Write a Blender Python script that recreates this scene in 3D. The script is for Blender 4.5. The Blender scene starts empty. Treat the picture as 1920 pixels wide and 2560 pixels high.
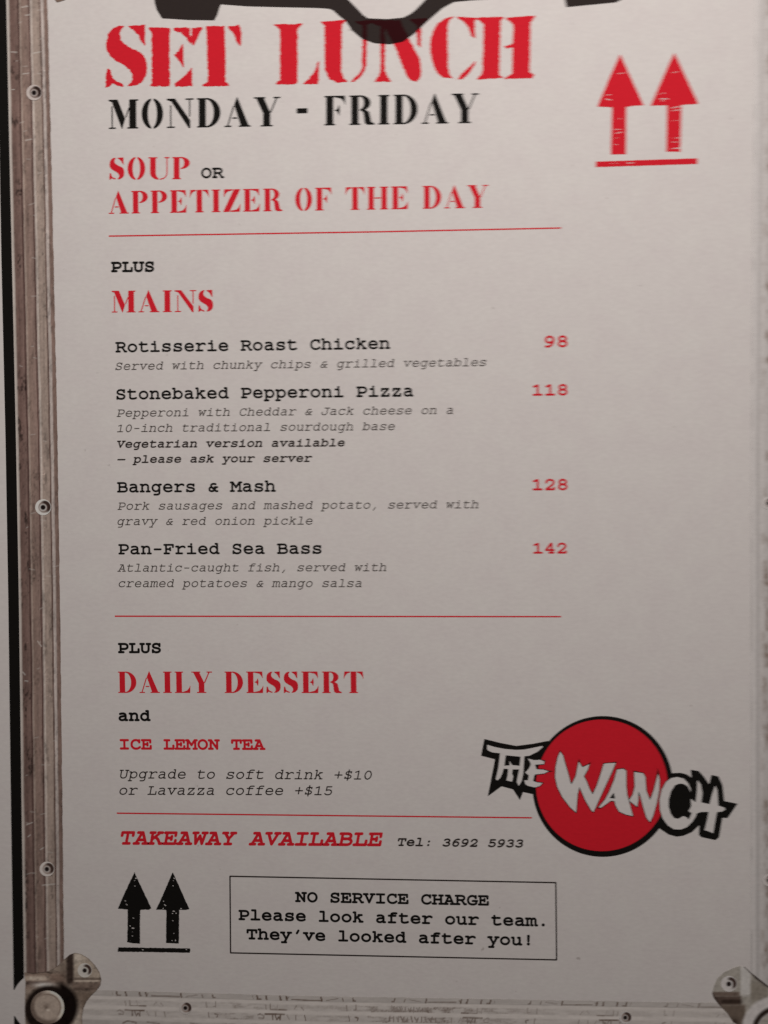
import bpy, math
import numpy as np
from mathutils import Matrix

scn = bpy.context.scene
COL = scn.collection

# ------------------------------------------------------------------ camera
# Close-up of a printed menu lying flat.  The sheet is the plane z = 0 (metres, x right, y up the page);
# U,V are the photograph's 1920x2560 pixels, sheet() turns a measurement into a place on the page.
F = 1920.0
DIST = 0.213
_x = np.array([49000.0, -200.0, -1920.0]); _x /= np.linalg.norm(_x)
_y = np.array([450.0, 76000.0, 1920.0]); _y -= _x * _y.dot(_x); _y /= np.linalg.norm(_y)
_n = np.cross(_x, _y)                       # away from the camera


def sheet(u, v):
    u = np.asarray(u, float); v = np.asarray(v, float)
    rx, ry = (u - 960) / F, (v - 1280) / F
    t = DIST * _n[2] / (_n[0] * rx + _n[1] * ry + _n[2])
    px, py, pz = t * rx, t * ry, t - DIST
    return px * _x[0] + py * _x[1] + pz * _x[2], -(px * _y[0] + py * _y[1] + pz * _y[2])


cam = bpy.data.cameras.new('camera')
camo = bpy.data.objects.new('camera', cam); COL.objects.link(camo)
c = np.array([0, 0, -DIST])
# rows: world axes in camera space (x right, y down, z forward)
B = np.array([_x, -_y, -_n])
loc = B @ c
right, up, back = B @ np.array([1, 0, 0]), B @ np.array([0, -1, 0]), B @ np.array([0, 0, -1])
M = Matrix(((right[0], up[0], back[0], loc[0]), (right[1], up[1], back[1], loc[1]),
            (right[2], up[2], back[2], loc[2]), (0, 0, 0, 1)))
camo.matrix_world = M
cam.sensor_fit = 'HORIZONTAL'
cam.sensor_width = 36.0
cam.lens = 36.0 * F / 1920.0
cam.clip_start = 0.01
cam.clip_end = 20
cam.dof.use_dof = True
cam.dof.focus_distance = DIST + 0.0040
cam.dof.aperture_fstop = 4.6
cam.dof.aperture_ratio = 0.20
scn.camera = camo

# ------------------------------------------------------------------ light
w = bpy.data.worlds.new('World'); scn.world = w; w.use_nodes = True
bg = w.node_tree.nodes['Background']
bg.inputs[0].default_value = (1.0, 0.93, 0.9, 1); bg.inputs[1].default_value = 0.02

ld = bpy.data.lights.new('ceiling_lamp', 'AREA')
ld.shape = 'DISK'; ld.size = 0.10; ld.energy = 1.65; ld.color = (1.0, 0.922, 0.885)
lo = bpy.data.objects.new('ceiling_lamp', ld); COL.objects.link(lo)
lo.location = (0.05, 0.30, 0.38)
from mathutils import Vector
lo.rotation_euler = (Vector((0.0, 0.02, 0)) - lo.location).to_track_quat('-Z', 'Y').to_euler()

vs = scn.view_settings
scn.display_settings.display_device = 'sRGB'
vs.view_transform = 'Standard'; vs.look = 'None'; vs.exposure = 0; vs.gamma = 1
vs.use_curve_mapping = False

# ------------------------------------------------------------------ colours
PAPER = np.array([0.76, 0.735, 0.715])


def lin(c):
    c = np.asarray(c, float) / 255.0
    return np.where(c <= 0.04045, c / 12.92, ((c + 0.055) / 1.055) ** 2.4)


def ink(c, ref):
    """ink reflectance of a colour seen beside blank paper of colour ref"""
    return np.clip(PAPER * lin(c) / lin(ref), 0.004, 0.82)


def mat(name, col, rough=0.75, mottle=0.04, scale=900, bump=0.0, attr=False, spec=0.06):
    m = bpy.data.materials.new(name); m.use_nodes = True
    nt = m.node_tree; b = nt.nodes['Principled BSDF']
    b.inputs['Roughness'].default_value = rough
    b.inputs['Specular IOR Level'].default_value = spec
    tc = nt.nodes.new('ShaderNodeTexCoord')
    n1 = nt.nodes.new('ShaderNodeTexNoise'); n1.inputs['Scale'].default_value = scale
    n1.inputs['Detail'].default_value = 4
    mp = nt.nodes.new('ShaderNodeMapping'); mp.inputs['Scale'].default_value = (0.55, 1, 1)
    nt.links.new(tc.outputs['Object'], mp.inputs[0]); nt.links.new(mp.outputs[0], n1.inputs['Vector'])
    mr = nt.nodes.new('ShaderNodeMapRange')
    mr.inputs['From Min'].default_value = 0.25; mr.inputs['From Max'].default_value = 0.75
    mr.inputs['To Min'].default_value = 1 - mottle; mr.inputs['To Max'].default_value = 1 + mottle
    nt.links.new(n1.outputs[0], mr.inputs[0])
    mul = nt.nodes.new('ShaderNodeVectorMath'); mul.operation = 'SCALE'
    if attr:
        a = nt.nodes.new('ShaderNodeAttribute'); a.attribute_name = 'print'
        nt.links.new(a.outputs['Color'], mul.inputs[0])
    else:
        mul.inputs[0].default_value = tuple(col)
    nt.links.new(mr.outputs[0], mul.inputs['Scale'])
    nt.links.new(mul.outputs[0], b.inputs['Base Color'])
    if bump:
        bp = nt.nodes.new('ShaderNodeBump'); bp.inputs['Strength'].default_value = bump
        bp.inputs['Distance'].default_value = 0.0002
        nt.links.new(n1.outputs[0], bp.inputs['Height']); nt.links.new(bp.outputs[0], b.inputs['Normal'])
    return m


M_PAPER = mat('menu_paper', PAPER, 0.6, 0.035, 1100, 0.10)
_nt = M_PAPER.node_tree; _b = _nt.nodes['Principled BSDF']
_src = _b.inputs['Base Color'].links[0].from_socket
_big = _nt.nodes.new('ShaderNodeTexNoise'); _big.inputs['Scale'].default_value = 140; _big.inputs['Detail'].default_value = 6
_spk = _nt.nodes.new('ShaderNodeTexNoise'); _spk.inputs['Scale'].default_value = 420; _spk.inputs['Detail'].default_value = 2
_tc = _nt.nodes.new('ShaderNodeTexCoord')
for _k in (_big, _spk): _nt.links.new(_tc.outputs['Object'], _k.inputs['Vector'])
_r1 = _nt.nodes.new('ShaderNodeValToRGB')
_r1.color_ramp.elements[0].position = .32; _r1.color_ramp.elements[0].color = (.972, .956, .958, 1)
_r1.color_ramp.elements[1].position = .68; _r1.color_ramp.elements[1].color = (1, 1, .99, 1)
_nt.links.new(_big.outputs[0], _r1.inputs[0])
_r2 = _nt.nodes.new('ShaderNodeValToRGB')                    # the odd fleck in the stock
_r2.color_ramp.elements[0].position = .20; _r2.color_ramp.elements[0].color = (.72, .70, .69, 1)
_r2.color_ramp.elements[1].position = .255; _r2.color_ramp.elements[1].color = (1, 1, 1, 1)
_nt.links.new(_spk.outputs[0], _r2.inputs[0])
_m1 = _nt.nodes.new('ShaderNodeVectorMath'); _m1.operation = 'MULTIPLY'
_m2 = _nt.nodes.new('ShaderNodeVectorMath'); _m2.operation = 'MULTIPLY'
_nt.links.new(_src, _m1.inputs[0]); _nt.links.new(_r1.outputs[0], _m1.inputs[1])
_nt.links.new(_m1.outputs[0], _m2.inputs[0]); _nt.links.new(_r2.outputs[0], _m2.inputs[1])
_nt.links.new(_m2.outputs[0], _b.inputs['Base Color'])
M_ART = mat('printed_artwork', None, 0.8, 0.05, 1300, 0.0, attr=True)
M_RED = mat('red_ink', (0.715, 0.018, 0.033), 0.8, 0.05, 1500)
M_BLACK = mat('black_ink', (0.010, 0.009, 0.008), 0.8, 0.1, 1500)
M_SOFT = mat('dark_brown_ink', (0.030, 0.022, 0.019), 0.8, 0.1, 1500)
M_GREY = mat('grey_ink', (0.060, 0.048, 0.042), 0.8, 0.1, 1500)
M_WHITE = mat('white_print', PAPER * 1.0, 0.6, 0.035, 1100)
M_OVER = mat('charcoal_overprint', (0.034, 0.026, 0.024), 0.8, 0.06, 1500)
M_MAROON = mat('maroon_overprint', (0.030, 0.0035, 0.005), 0.8, 0.08, 1500)
M_TABLE = mat('table_wood', (0.06, 0.035, 0.022), 0.45, 0.25, 60)

# ------------------------------------------------------------------ fields and meshes
LV = 0.00003                                # one film of ink


def vnoise(x, y, seed=0):
    x = np.asarray(x, float); y = np.asarray(y, float)
    xi, yi = np.floor(x), np.floor(y); fx, fy = x - xi, y - yi
    fx = fx * fx * (3 - 2 * fx); fy = fy * fy * (3 - 2 * fy)

    def h(a, b):
        s = np.sin(a * 127.1 + b * 311.7 + seed * 74.7) * 43758.5453
        return s - np.floor(s)
    return (h(xi, yi) * (1 - fx) + h(xi + 1, yi) * fx) * (1 - fy) + (h(xi, yi + 1) * (1 - fx) + h(xi + 1, yi + 1) * fx) * fy


def fbm(x, y, seed=0, n=3):
    t = 0; a = 1; s = 0
    for k in range(n):
        t = t + a * vnoise(x * 2 ** k, y * 2 ** k, seed + k); s += a; a *= 0.55
    return t / s


def segd(X, Y, ax, ay, bx, by):
    dx, dy = bx - ax, by - ay
    L = dx * dx + dy * dy
    t = np.clip(((X - ax) * dx + (Y - ay) * dy) / L, 0, 1) if L > 0 else 0.0
    return np.hypot(X - ax - t * dx, Y - ay - t * dy)


def poly(X, Y, pts):
    d = np.full(X.shape, 1e9); ins = np.zeros(X.shape, bool)
    n = len(pts)
    for i in range(n):
        ax, ay = pts[i]; bx, by = pts[(i + 1) % n]
        d = np.minimum(d, segd(X, Y, ax, ay, bx, by))
        if ay != by:
            cr = ((ay > Y) != (by > Y)) & (X < (bx - ax) * (Y - ay) / (by - ay) + ax)
            ins ^= cr
    return np.where(ins, d, -d)


def line(X, Y, pts, w):
    d = np.full(X.shape, 1e9)
    for (a, b) in zip(pts[:-1], pts[1:]):
        d = np.minimum(d, segd(X, Y, a[0], a[1], b[0], b[1]))
    return w / 2 - d


def ell(X, Y, cx, cy, rx, ry):
    return (1 - np.hypot((X - cx) / rx, (Y - cy) / ry)) * min(rx, ry)


def box(X, Y, x0, y0, x1, y1):
    return np.minimum(np.minimum(X - x0, x1 - X), np.minimum(Y - y0, y1 - Y))


def U_(*f):
    return np.maximum.reduce(f)


def grid(x0, y0, x1, y1, s):
    nx = max(2, int(math.ceil((x1 - x0) / s)) + 1); ny = max(2, int(math.ceil((y1 - y0) / s)) + 1)
    return np.meshgrid(x0 + np.arange(nx) * s, y0 + np.arange(ny) * s)


def contour(X, Y, Fd, merge=True):
    """the region Fd > 0 as flat polygons: (points, faces)"""
    P = []; faces = []; cache = {}
    ny, nx = Fd.shape

    def corner(j, i):
        k = (j, i)
        if k not in cache:
            cache[k] = len(P); P.append((X[j, i], Y[j, i]))
        return cache[k]

    def cross(j0, i0, j1, i1):
        k = (j0, i0, j1, i1) if (j0, i0) < (j1, i1) else (j1, i1, j0, i0)
        if k not in cache:
            a, b = Fd[k[0], k[1]], Fd[k[2], k[3]]
            t = min(max(a / (a - b), 0.02), 0.98)
            cache[k] = len(P)
            P.append((X[k[0], k[1]] * (1 - t) + X[k[2], k[3]] * t, Y[k[0], k[1]] * (1 - t) + Y[k[2], k[3]] * t))
        return cache[k]
    S = Fd > 0
    cnt = S[:-1, :-1].astype(int) + S[1:, :-1] + S[:-1, 1:] + S[1:, 1:]
    for j in range(ny - 1):
        row = cnt[j]
        idx = np.nonzero(row)[0]
        k = 0
        while k < len(idx):
            i = idx[k]
            if row[i] == 4:
                e = i
                if merge:
                    while e + 1 < nx - 1 and row[e + 1] == 4:
                        e += 1; k += 1
                faces.append((corner(j, i), corner(j, e + 1), corner(j + 1, e + 1), corner(j + 1, i)))
            else:
                cs = ((j, i), (j, i + 1), (j + 1, i + 1), (j + 1, i)); f = []
                for a in range(4):
                    p, q = cs[a], cs[(a + 1) % 4]
                    if S[p]: f.append(corner(*p))
                    if S[p] != S[q]: f.append(cross(*p, *q))
                if len(f) >= 3: faces.append(tuple(f))
            k += 1
    return np.array(P).reshape(-1, 2), faces


class Print:
    """collects flat printed shapes, each with its own film level and material, into ONE mesh object"""

    def __init__(s):
        s.v = []; s.f = []; s.mi = []; s.mats = []; s.col = []; s.n = 0

    def add(s, P, faces, m, level, cols=None):
        """P in sheet metres"""
        if not len(faces): return s
        if m not in s.mats: s.mats.append(m)
        k = s.mats.index(m)
        P = np.asarray(P)
        s.v.append(np.column_stack([P[:, 0], P[:, 1], np.full(len(P), level * LV)]))
        s.col.append(np.ones((len(P), 3)) if cols is None else cols)
        for f in faces:
            s.f.append(tuple(a + s.n for a in f)); s.mi.append(k)
        s.n += len(P)
        return s

    def px(s, P, faces, m, level, cols=None):
        if not len(faces): return s
        x, y = sheet(P[:, 0], P[:, 1])
        # pixels run downwards: flip the winding so faces look up
        return s.add(np.column_stack([x, y]), [f[::-1] for f in faces], m, level, cols)

    def field(s, X, Y, Fd, m, level):
        P, f = contour(X, Y, Fd)
        return s.px(P, f, m, level)

    def art(s, X, Y, Fd, colfn, level):
        P, f = contour(X, Y, Fd, merge=False)
        if not len(f): return s
        c = np.clip(colfn(P[:, 0], P[:, 1]), 0.004, 0.85)
        return s.px(P, f, M_ART, level, c)

    def build(s, name, parent=None, label=None):
        me = bpy.data.meshes.new(name)
        V = np.concatenate(s.v)
        me.from_pydata(V.tolist(), [], s.f)
        for m in s.mats: me.materials.append(m)
        me.polygons.foreach_set('material_index', s.mi)
        if M_ART in s.mats:
            at = me.color_attributes.new('print', 'FLOAT_COLOR', 'POINT')
            C4 = np.column_stack([np.concatenate(s.col), np.ones(len(V))])
            at.data.foreach_set('color', C4.ravel())
        me.update()
        o = bpy.data.objects.new(name, me); COL.objects.link(o)
        if parent: o.parent = parent
        if label: o['label'] = label
        return o


def slab(name, u0, v0, u1, v1, z0, z1, m):
    x0, y0 = sheet(u0, v1); x1, y1 = sheet(u1, v0)
    me = bpy.data.meshes.new(name)
    me.from_pydata([(x0, y0, z0), (x1, y0, z0), (x1, y1, z0), (x0, y1, z0), (x0, y0, z1), (x1, y0, z1), (x1, y1, z1), (x0, y1, z1)], [],
                   [(3, 2, 1, 0), (4, 5, 6, 7), (0, 1, 5, 4), (1, 2, 6, 5), (2, 3, 7, 6), (3, 0, 4, 7)])
    me.materials.append(m)
    o = bpy.data.objects.new(name, me); COL.objects.link(o)
    return o


# ------------------------------------------------------------------ typewriter lettering (slab-serif strokes)
# paths on a 600-wide body: M/L/C as in a drawing path, E = ellipse, D = dot;  baseline 45, x-height 398, capitals 526
TYPE = {
 'a': 'M 130 380 C 180 400 235 404 285 404 C 380 400 430 360 430 290 L 430 45 L 510 45 M 430 240 C 380 255 320 258 270 250 C 165 238 103 205 103 140 C 103 75 165 43 240 43 C 320 43 385 80 430 135',
 'b': 'M 50 570 L 135 570 L 135 45 M 50 45 L 135 45 E 325 222 190 178',
 'c': 'M 482 398 L 482 300 M 482 310 C 460 370 390 402 310 402 C 185 402 95 325 95 222 C 95 115 185 42 310 42 C 390 42 450 65 505 110',
 'd': 'M 370 570 L 455 570 L 455 45 L 540 45 E 270 222 185 178',
 'e': 'M 95 225 L 500 225 C 500 325 415 402 300 402 C 180 402 95 325 95 222 C 95 115 185 42 310 42 C 390 42 450 60 500 95',
 'f': 'M 505 560 C 470 570 430 572 390 572 C 290 572 240 535 240 455 L 240 45 M 110 45 L 440 45 M 110 398 L 450 398',
 'g': 'M 540 398 L 452 398 L 452 -20 C 452 -98 395 -132 310 -132 L 185 -132 E 268 225 180 173',
 'h': 'M 55 570 L 135 570 L 135 45 M 50 45 L 225 45 M 135 300 C 185 370 245 402 320 402 C 405 402 455 360 455 280 L 455 45 M 375 45 L 540 45',
 'i': 'M 135 398 L 300 398 L 300 45 M 95 45 L 505 45 D 285 548 58',
 'k': 'M 75 570 L 155 570 L 155 45 M 75 45 L 155 45 M 155 190 L 400 398 M 330 398 L 490 398 M 270 290 L 455 45 M 380 45 L 535 45',
 'l': 'M 130 570 L 300 570 L 300 45 M 95 45 L 505 45',
 'm': 'M 15 398 L 90 398 L 90 45 M 20 45 L 160 45 M 90 320 C 120 375 160 402 207 402 C 265 402 295 365 295 305 L 295 45 L 360 45 M 295 310 C 320 375 365 402 412 402 C 472 402 505 360 505 300 L 505 45 L 585 45',
 'n': 'M 60 398 L 140 398 L 140 45 M 55 45 L 228 45 M 140 300 C 190 370 245 402 320 402 C 405 402 455 360 455 280 L 455 45 M 372 45 L 538 45',
 'o': 'E 300 222 205 180',
 'p': 'M 50 398 L 135 398 L 135 -132 M 50 -132 L 250 -132 E 325 222 190 176',
 'r': 'M 85 398 L 200 398 L 200 45 M 85 45 L 400 45 M 200 270 C 265 350 350 402 430 402 C 485 402 515 385 535 360',
 's': 'M 467 400 L 467 320 M 467 330 C 440 378 380 402 300 402 C 200 402 135 368 135 312 C 135 245 220 235 300 225 C 400 213 482 195 482 130 C 482 70 400 42 300 42 C 200 42 135 75 113 120 M 113 45 L 113 125',
 't': 'M 185 530 L 185 130 C 185 70 225 42 310 42 C 390 42 450 55 505 80 M 80 398 L 455 398',
 'u': 'M 55 398 L 135 398 L 135 150 C 135 80 185 42 265 42 C 340 42 400 75 450 140 M 368 398 L 450 398 L 450 45 L 535 45',
 'v': 'M 35 398 L 215 398 M 385 398 L 565 398 M 115 398 L 300 48 L 485 398',
 'w': 'M 30 398 L 190 398 M 410 398 L 570 398 M 102 398 L 180 50 L 300 330 L 420 50 L 498 398',
 'y': 'M 35 398 L 205 398 M 395 398 L 565 398 M 120 398 L 305 60 M 485 398 L 215 -132 M 85 -132 L 300 -132',
 'z': 'M 130 310 L 130 398 L 460 398 L 118 45 L 485 45 L 485 140',
 'A': 'M 125 526 L 322 526 L 505 45 M 292 526 L 95 45 M 20 45 L 215 45 M 385 45 L 580 45 M 165 205 L 440 205',
 'B': 'M 50 526 L 340 526 C 430 526 482 480 482 415 C 482 350 430 305 340 302 L 135 302 M 340 302 C 465 302 530 250 530 175 C 530 95 460 45 350 45 L 50 45 M 135 526 L 135 45',
 'C': 'M 500 526 L 500 400 M 500 410 C 480 490 405 532 320 532 C 180 532 88 430 88 285 C 88 135 185 38 325 38 C 415 38 485 75 530 130',
 'E': 'M 50 526 L 492 526 L 492 400 M 132 526 L 132 45 M 50 45 L 515 45 L 515 190 M 132 295 L 340 295 M 340 225 L 340 365',
 'F': 'M 60 526 L 515 526 L 515 400 M 148 526 L 148 45 M 60 45 L 310 45 M 148 285 L 365 285 M 365 215 L 365 355',
 'G': 'M 485 526 L 485 405 M 485 415 C 460 490 390 532 310 532 C 170 532 82 430 82 285 C 82 130 175 38 320 38 C 395 38 460 60 508 95 L 508 240 M 330 240 L 560 240',
 'H': 'M 40 526 L 215 526 M 385 526 L 560 526 M 40 45 L 215 45 M 385 45 L 560 45 M 127 526 L 127 45 M 473 526 L 473 45 M 127 290 L 473 290',
 'I': 'M 110 526 L 490 526 M 110 45 L 490 45 M 300 526 L 300 45',
 'J': 'M 230 526 L 565 526 M 425 526 L 425 190 C 425 95 360 38 260 38 C 180 38 120 70 75 120 L 75 230',
 'K': 'M 45 526 L 225 526 M 45 45 L 225 45 M 132 526 L 132 45 M 132 215 L 440 526 M 365 526 L 530 526 M 235 315 C 335 310 405 230 472 45 L 565 45',
 'L': 'M 60 526 L 310 526 M 185 526 L 185 45 M 60 45 L 530 45 L 530 215',
 'M': 'M 20 526 L 130 526 L 300 250 L 470 526 L 580 526 M 100 526 L 100 45 M 500 526 L 500 45 M 20 45 L 190 45 M 410 45 L 580 45',
 'N': 'M 30 526 L 150 526 L 462 55 M 128 526 L 128 45 M 38 45 L 225 45 M 375 526 L 560 526 M 468 526 L 468 45',
 'O': 'E 300 285 222 247',
 'P': 'M 60 526 L 335 526 C 455 526 525 470 525 380 C 525 290 455 232 335 232 L 148 232 M 148 526 L 148 45 M 60 45 L 300 45',
 'R': 'M 45 526 L 320 526 C 428 526 488 480 488 405 C 488 330 428 280 320 280 L 132 280 M 132 526 L 132 45 M 45 45 L 230 45 M 320 280 C 400 230 440 150 490 45 L 575 45',
 'S': 'M 472 526 L 472 405 M 472 415 C 445 490 380 532 300 532 C 195 532 122 480 122 405 C 122 325 205 305 300 288 C 400 270 488 245 488 165 C 488 85 405 38 300 38 C 205 38 135 80 110 150 M 110 45 L 110 165',
 'T': 'M 70 390 L 70 526 L 530 526 L 530 390 M 300 526 L 300 45 M 175 45 L 425 45',
 'U': 'M 35 526 L 220 526 M 380 526 L 565 526 M 122 526 L 122 210 C 122 100 190 38 300 38 C 410 38 478 100 478 210 L 478 526',
 'V': 'M 20 526 L 215 526 M 385 526 L 580 526 M 103 526 L 300 50 L 497 526',
 'W': 'M 20 526 L 205 526 M 395 526 L 580 526 M 92 526 L 170 50 L 300 400 L 430 50 L 508 526',
 'Y': 'M 45 526 L 225 526 M 375 526 L 555 526 M 122 526 L 300 262 L 478 526 M 300 262 L 300 45 M 175 45 L 425 45',
 '0': 'E 300 292 185 252',
 '1': 'M 120 470 L 300 540 L 300 45 M 110 45 L 490 45',
 '2': 'M 115 400 C 120 490 190 545 290 545 C 395 545 465 490 465 405 C 465 310 350 240 110 45 L 485 45 L 485 120',
 '3': 'M 130 470 C 165 520 220 545 290 545 C 385 545 450 495 450 420 C 450 350 390 305 270 303 M 290 303 C 410 303 480 250 480 175 C 480 90 400 38 290 38 C 210 38 150 60 100 105',
 '4': 'M 375 45 L 375 545 L 340 545 L 95 190 L 485 190 M 260 45 L 480 45',
 '5': 'M 450 540 L 165 540 L 165 300 C 205 330 250 345 305 345 C 415 345 490 285 490 195 C 490 100 410 38 300 38 C 215 38 150 65 105 115',
 '6': 'M 475 535 C 440 545 410 548 380 545 C 230 535 130 400 130 220 C 130 105 205 38 305 38 C 405 38 475 105 475 195 C 475 285 405 345 310 345 C 230 345 155 290 130 215',
 '8': 'E 300 425 155 122 E 300 172 180 132',
 '9': 'M 125 50 C 160 40 190 36 220 40 C 370 50 470 185 470 365 C 470 480 395 545 295 545 C 195 545 125 480 125 390 C 125 300 195 240 290 240 C 370 240 445 295 470 370',
 '-': 'M 140 275 L 460 275', '\u2013': 'M 50 275 L 550 275',
 '.': 'D 300 80 72', ',': 'M 330 110 L 225 -90', ':': 'D 300 85 68 D 300 355 68', "'": 'M 350 560 L 270 405',
 '!': 'M 300 545 L 300 240 M 285 545 L 297 260 M 315 545 L 303 260 D 300 80 72',
 '+': 'M 300 90 L 300 490 M 90 290 L 510 290',
 '$': 'M 300 610 L 300 -35 M 455 500 L 455 420 M 455 430 C 430 480 380 502 300 502 C 205 502 145 465 145 405 C 145 335 215 318 300 300 C 395 280 470 255 470 185 C 470 115 400 78 300 78 C 205 78 150 110 128 160 M 128 80 L 128 165',
 '&': 'M 425 432 C 390 447 350 452 310 450 C 230 447 185 405 185 350 C 185 280 290 190 440 45 L 515 45 M 215 285 C 140 260 95 210 95 150 C 95 80 150 42 225 42 C 320 42 400 120 430 265 M 370 265 L 510 265',
}


def strokes(path):
    t = path.split(); i = 0; out = []; cur = None
    while i < len(t):
        k = t[i]
        if k == 'M':
            cur = [(float(t[i + 1]), float(t[i + 2]))]; out.append(('s', cur)); i += 3
        elif k == 'L':
            cur.append((float(t[i + 1]), float(t[i + 2]))); i += 3
        elif k == 'C':
            p0 = np.array(cur[-1]); a = np.array([float(z) for z in t[i + 1:i + 7]]).reshape(3, 2)
            for q in np.linspace(0, 1, 11)[1:]:
                b = (1 - q) ** 3 * p0 + 3 * (1 - q) ** 2 * q * a[0] + 3 * (1 - q) * q * q * a[1] + q ** 3 * a[2]
                cur.append((b[0], b[1]))
            i += 7
        elif k == 'E':
            cx, cy, rx, ry = [float(z) for z in t[i + 1:i + 5]]
            out.append(('s', [(cx + rx * math.cos(q), cy + ry * math.sin(q)) for q in np.linspace(0, 2 * math.pi, 37)])); i += 5
        else:
            out.append(('d', [float(z) for z in t[i + 1:i + 4]])); i += 4
    return out


_glyphs = {}


def type_glyph(ch, wt, slant):
    key = (ch, wt, slant)
    if key in _glyphs: return _glyphs[key]
    st = 13
    X, Y = grid(-60, -240, 800, 720, st)
    Xs = X - slant * (Y - 20)
    sy = (571 - wt) / (526 - 45.0)
    lift = (lambda b: float(np.interp(b, [-140, 45, 398, 570], [-140, 45, 428, 574]))) if ch.islower() else (lambda b: b)
    Fd = np.full(X.shape, -1e3)
    for kind, p in strokes(TYPE[ch]):
        if kind == 's':
            pts = [(a, (lift(b) - 45) * sy + wt / 2) for a, b in p]
            Fd = np.maximum(Fd, line(Xs, Y, pts, wt))
        else:
            r = p[2] * (0.55 + 0.45 * wt / 90.0)
            Fd = np.maximum(Fd, r - np.hypot(Xs - p[0], Y - ((lift(p[1]) - 45) * sy + wt / 2)))
    P, f = contour(X, Y, Fd)
    _glyphs[key] = (P, f)
    return P, f


def typed(pr, text, a, b, m, wt=90, slant=0.0, level=1, hs=0.945):
    """a typed line whose inked extent runs from photo point a to photo point b along its baseline"""
    first, last = text[0], text[-1]
    P0, P1 = type_glyph(first, wt, slant)[0], type_glyph(last, wt, slant)[0]
    l0, r1 = P0[:, 0].min(), P1[:, 0].max()
    total = (len(text) - 1) * 600 + r1 - l0
    ax, ay = sheet(*a); bx, by = sheet(*b)
    d = np.array([bx - ax, by - ay]); L = np.linalg.norm(d); d /= L
    n = np.array([-d[1], d[0]]); sc = L / total
    for k, ch in enumerate(text):
        if ch == ' ': continue
        P, f = type_glyph(ch, wt, slant)
        q = (P[:, 0] + k * 600 - l0) * sc
        pos = np.array([ax, ay]) + q[:, None] * d + (P[:, 1] * sc * hs)[:, None] * n
        pr.add(pos, f, m, level)
    return pr


# ------------------------------------------------------------------ stencil lettering (thick and thin, cut bridges)
S_SPINE = [(205, 135), (165, 135), (120, 160), (90, 200), (78, 260), (80, 310), (110, 360), (160, 395), (215, 425), (250, 455), (272, 490), (275, 525), (255, 560), (235, 578), (290, 575), (335, 550), (365, 510), (375, 465), (372, 400), (350, 350), (310, 322), (255, 300), (210, 270), (180, 235), (172, 190), (185, 155)]
S_TOP = [(240, 135), (358, 128), (360, 275), (340, 250), (320, 205), (285, 170), (255, 150)]
S_LOW = [(85, 445), (105, 465), (120, 520), (150, 545), (200, 566), (198, 582), (150, 570), (125, 552), (95, 582), (75, 585), (76, 520)]


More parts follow.
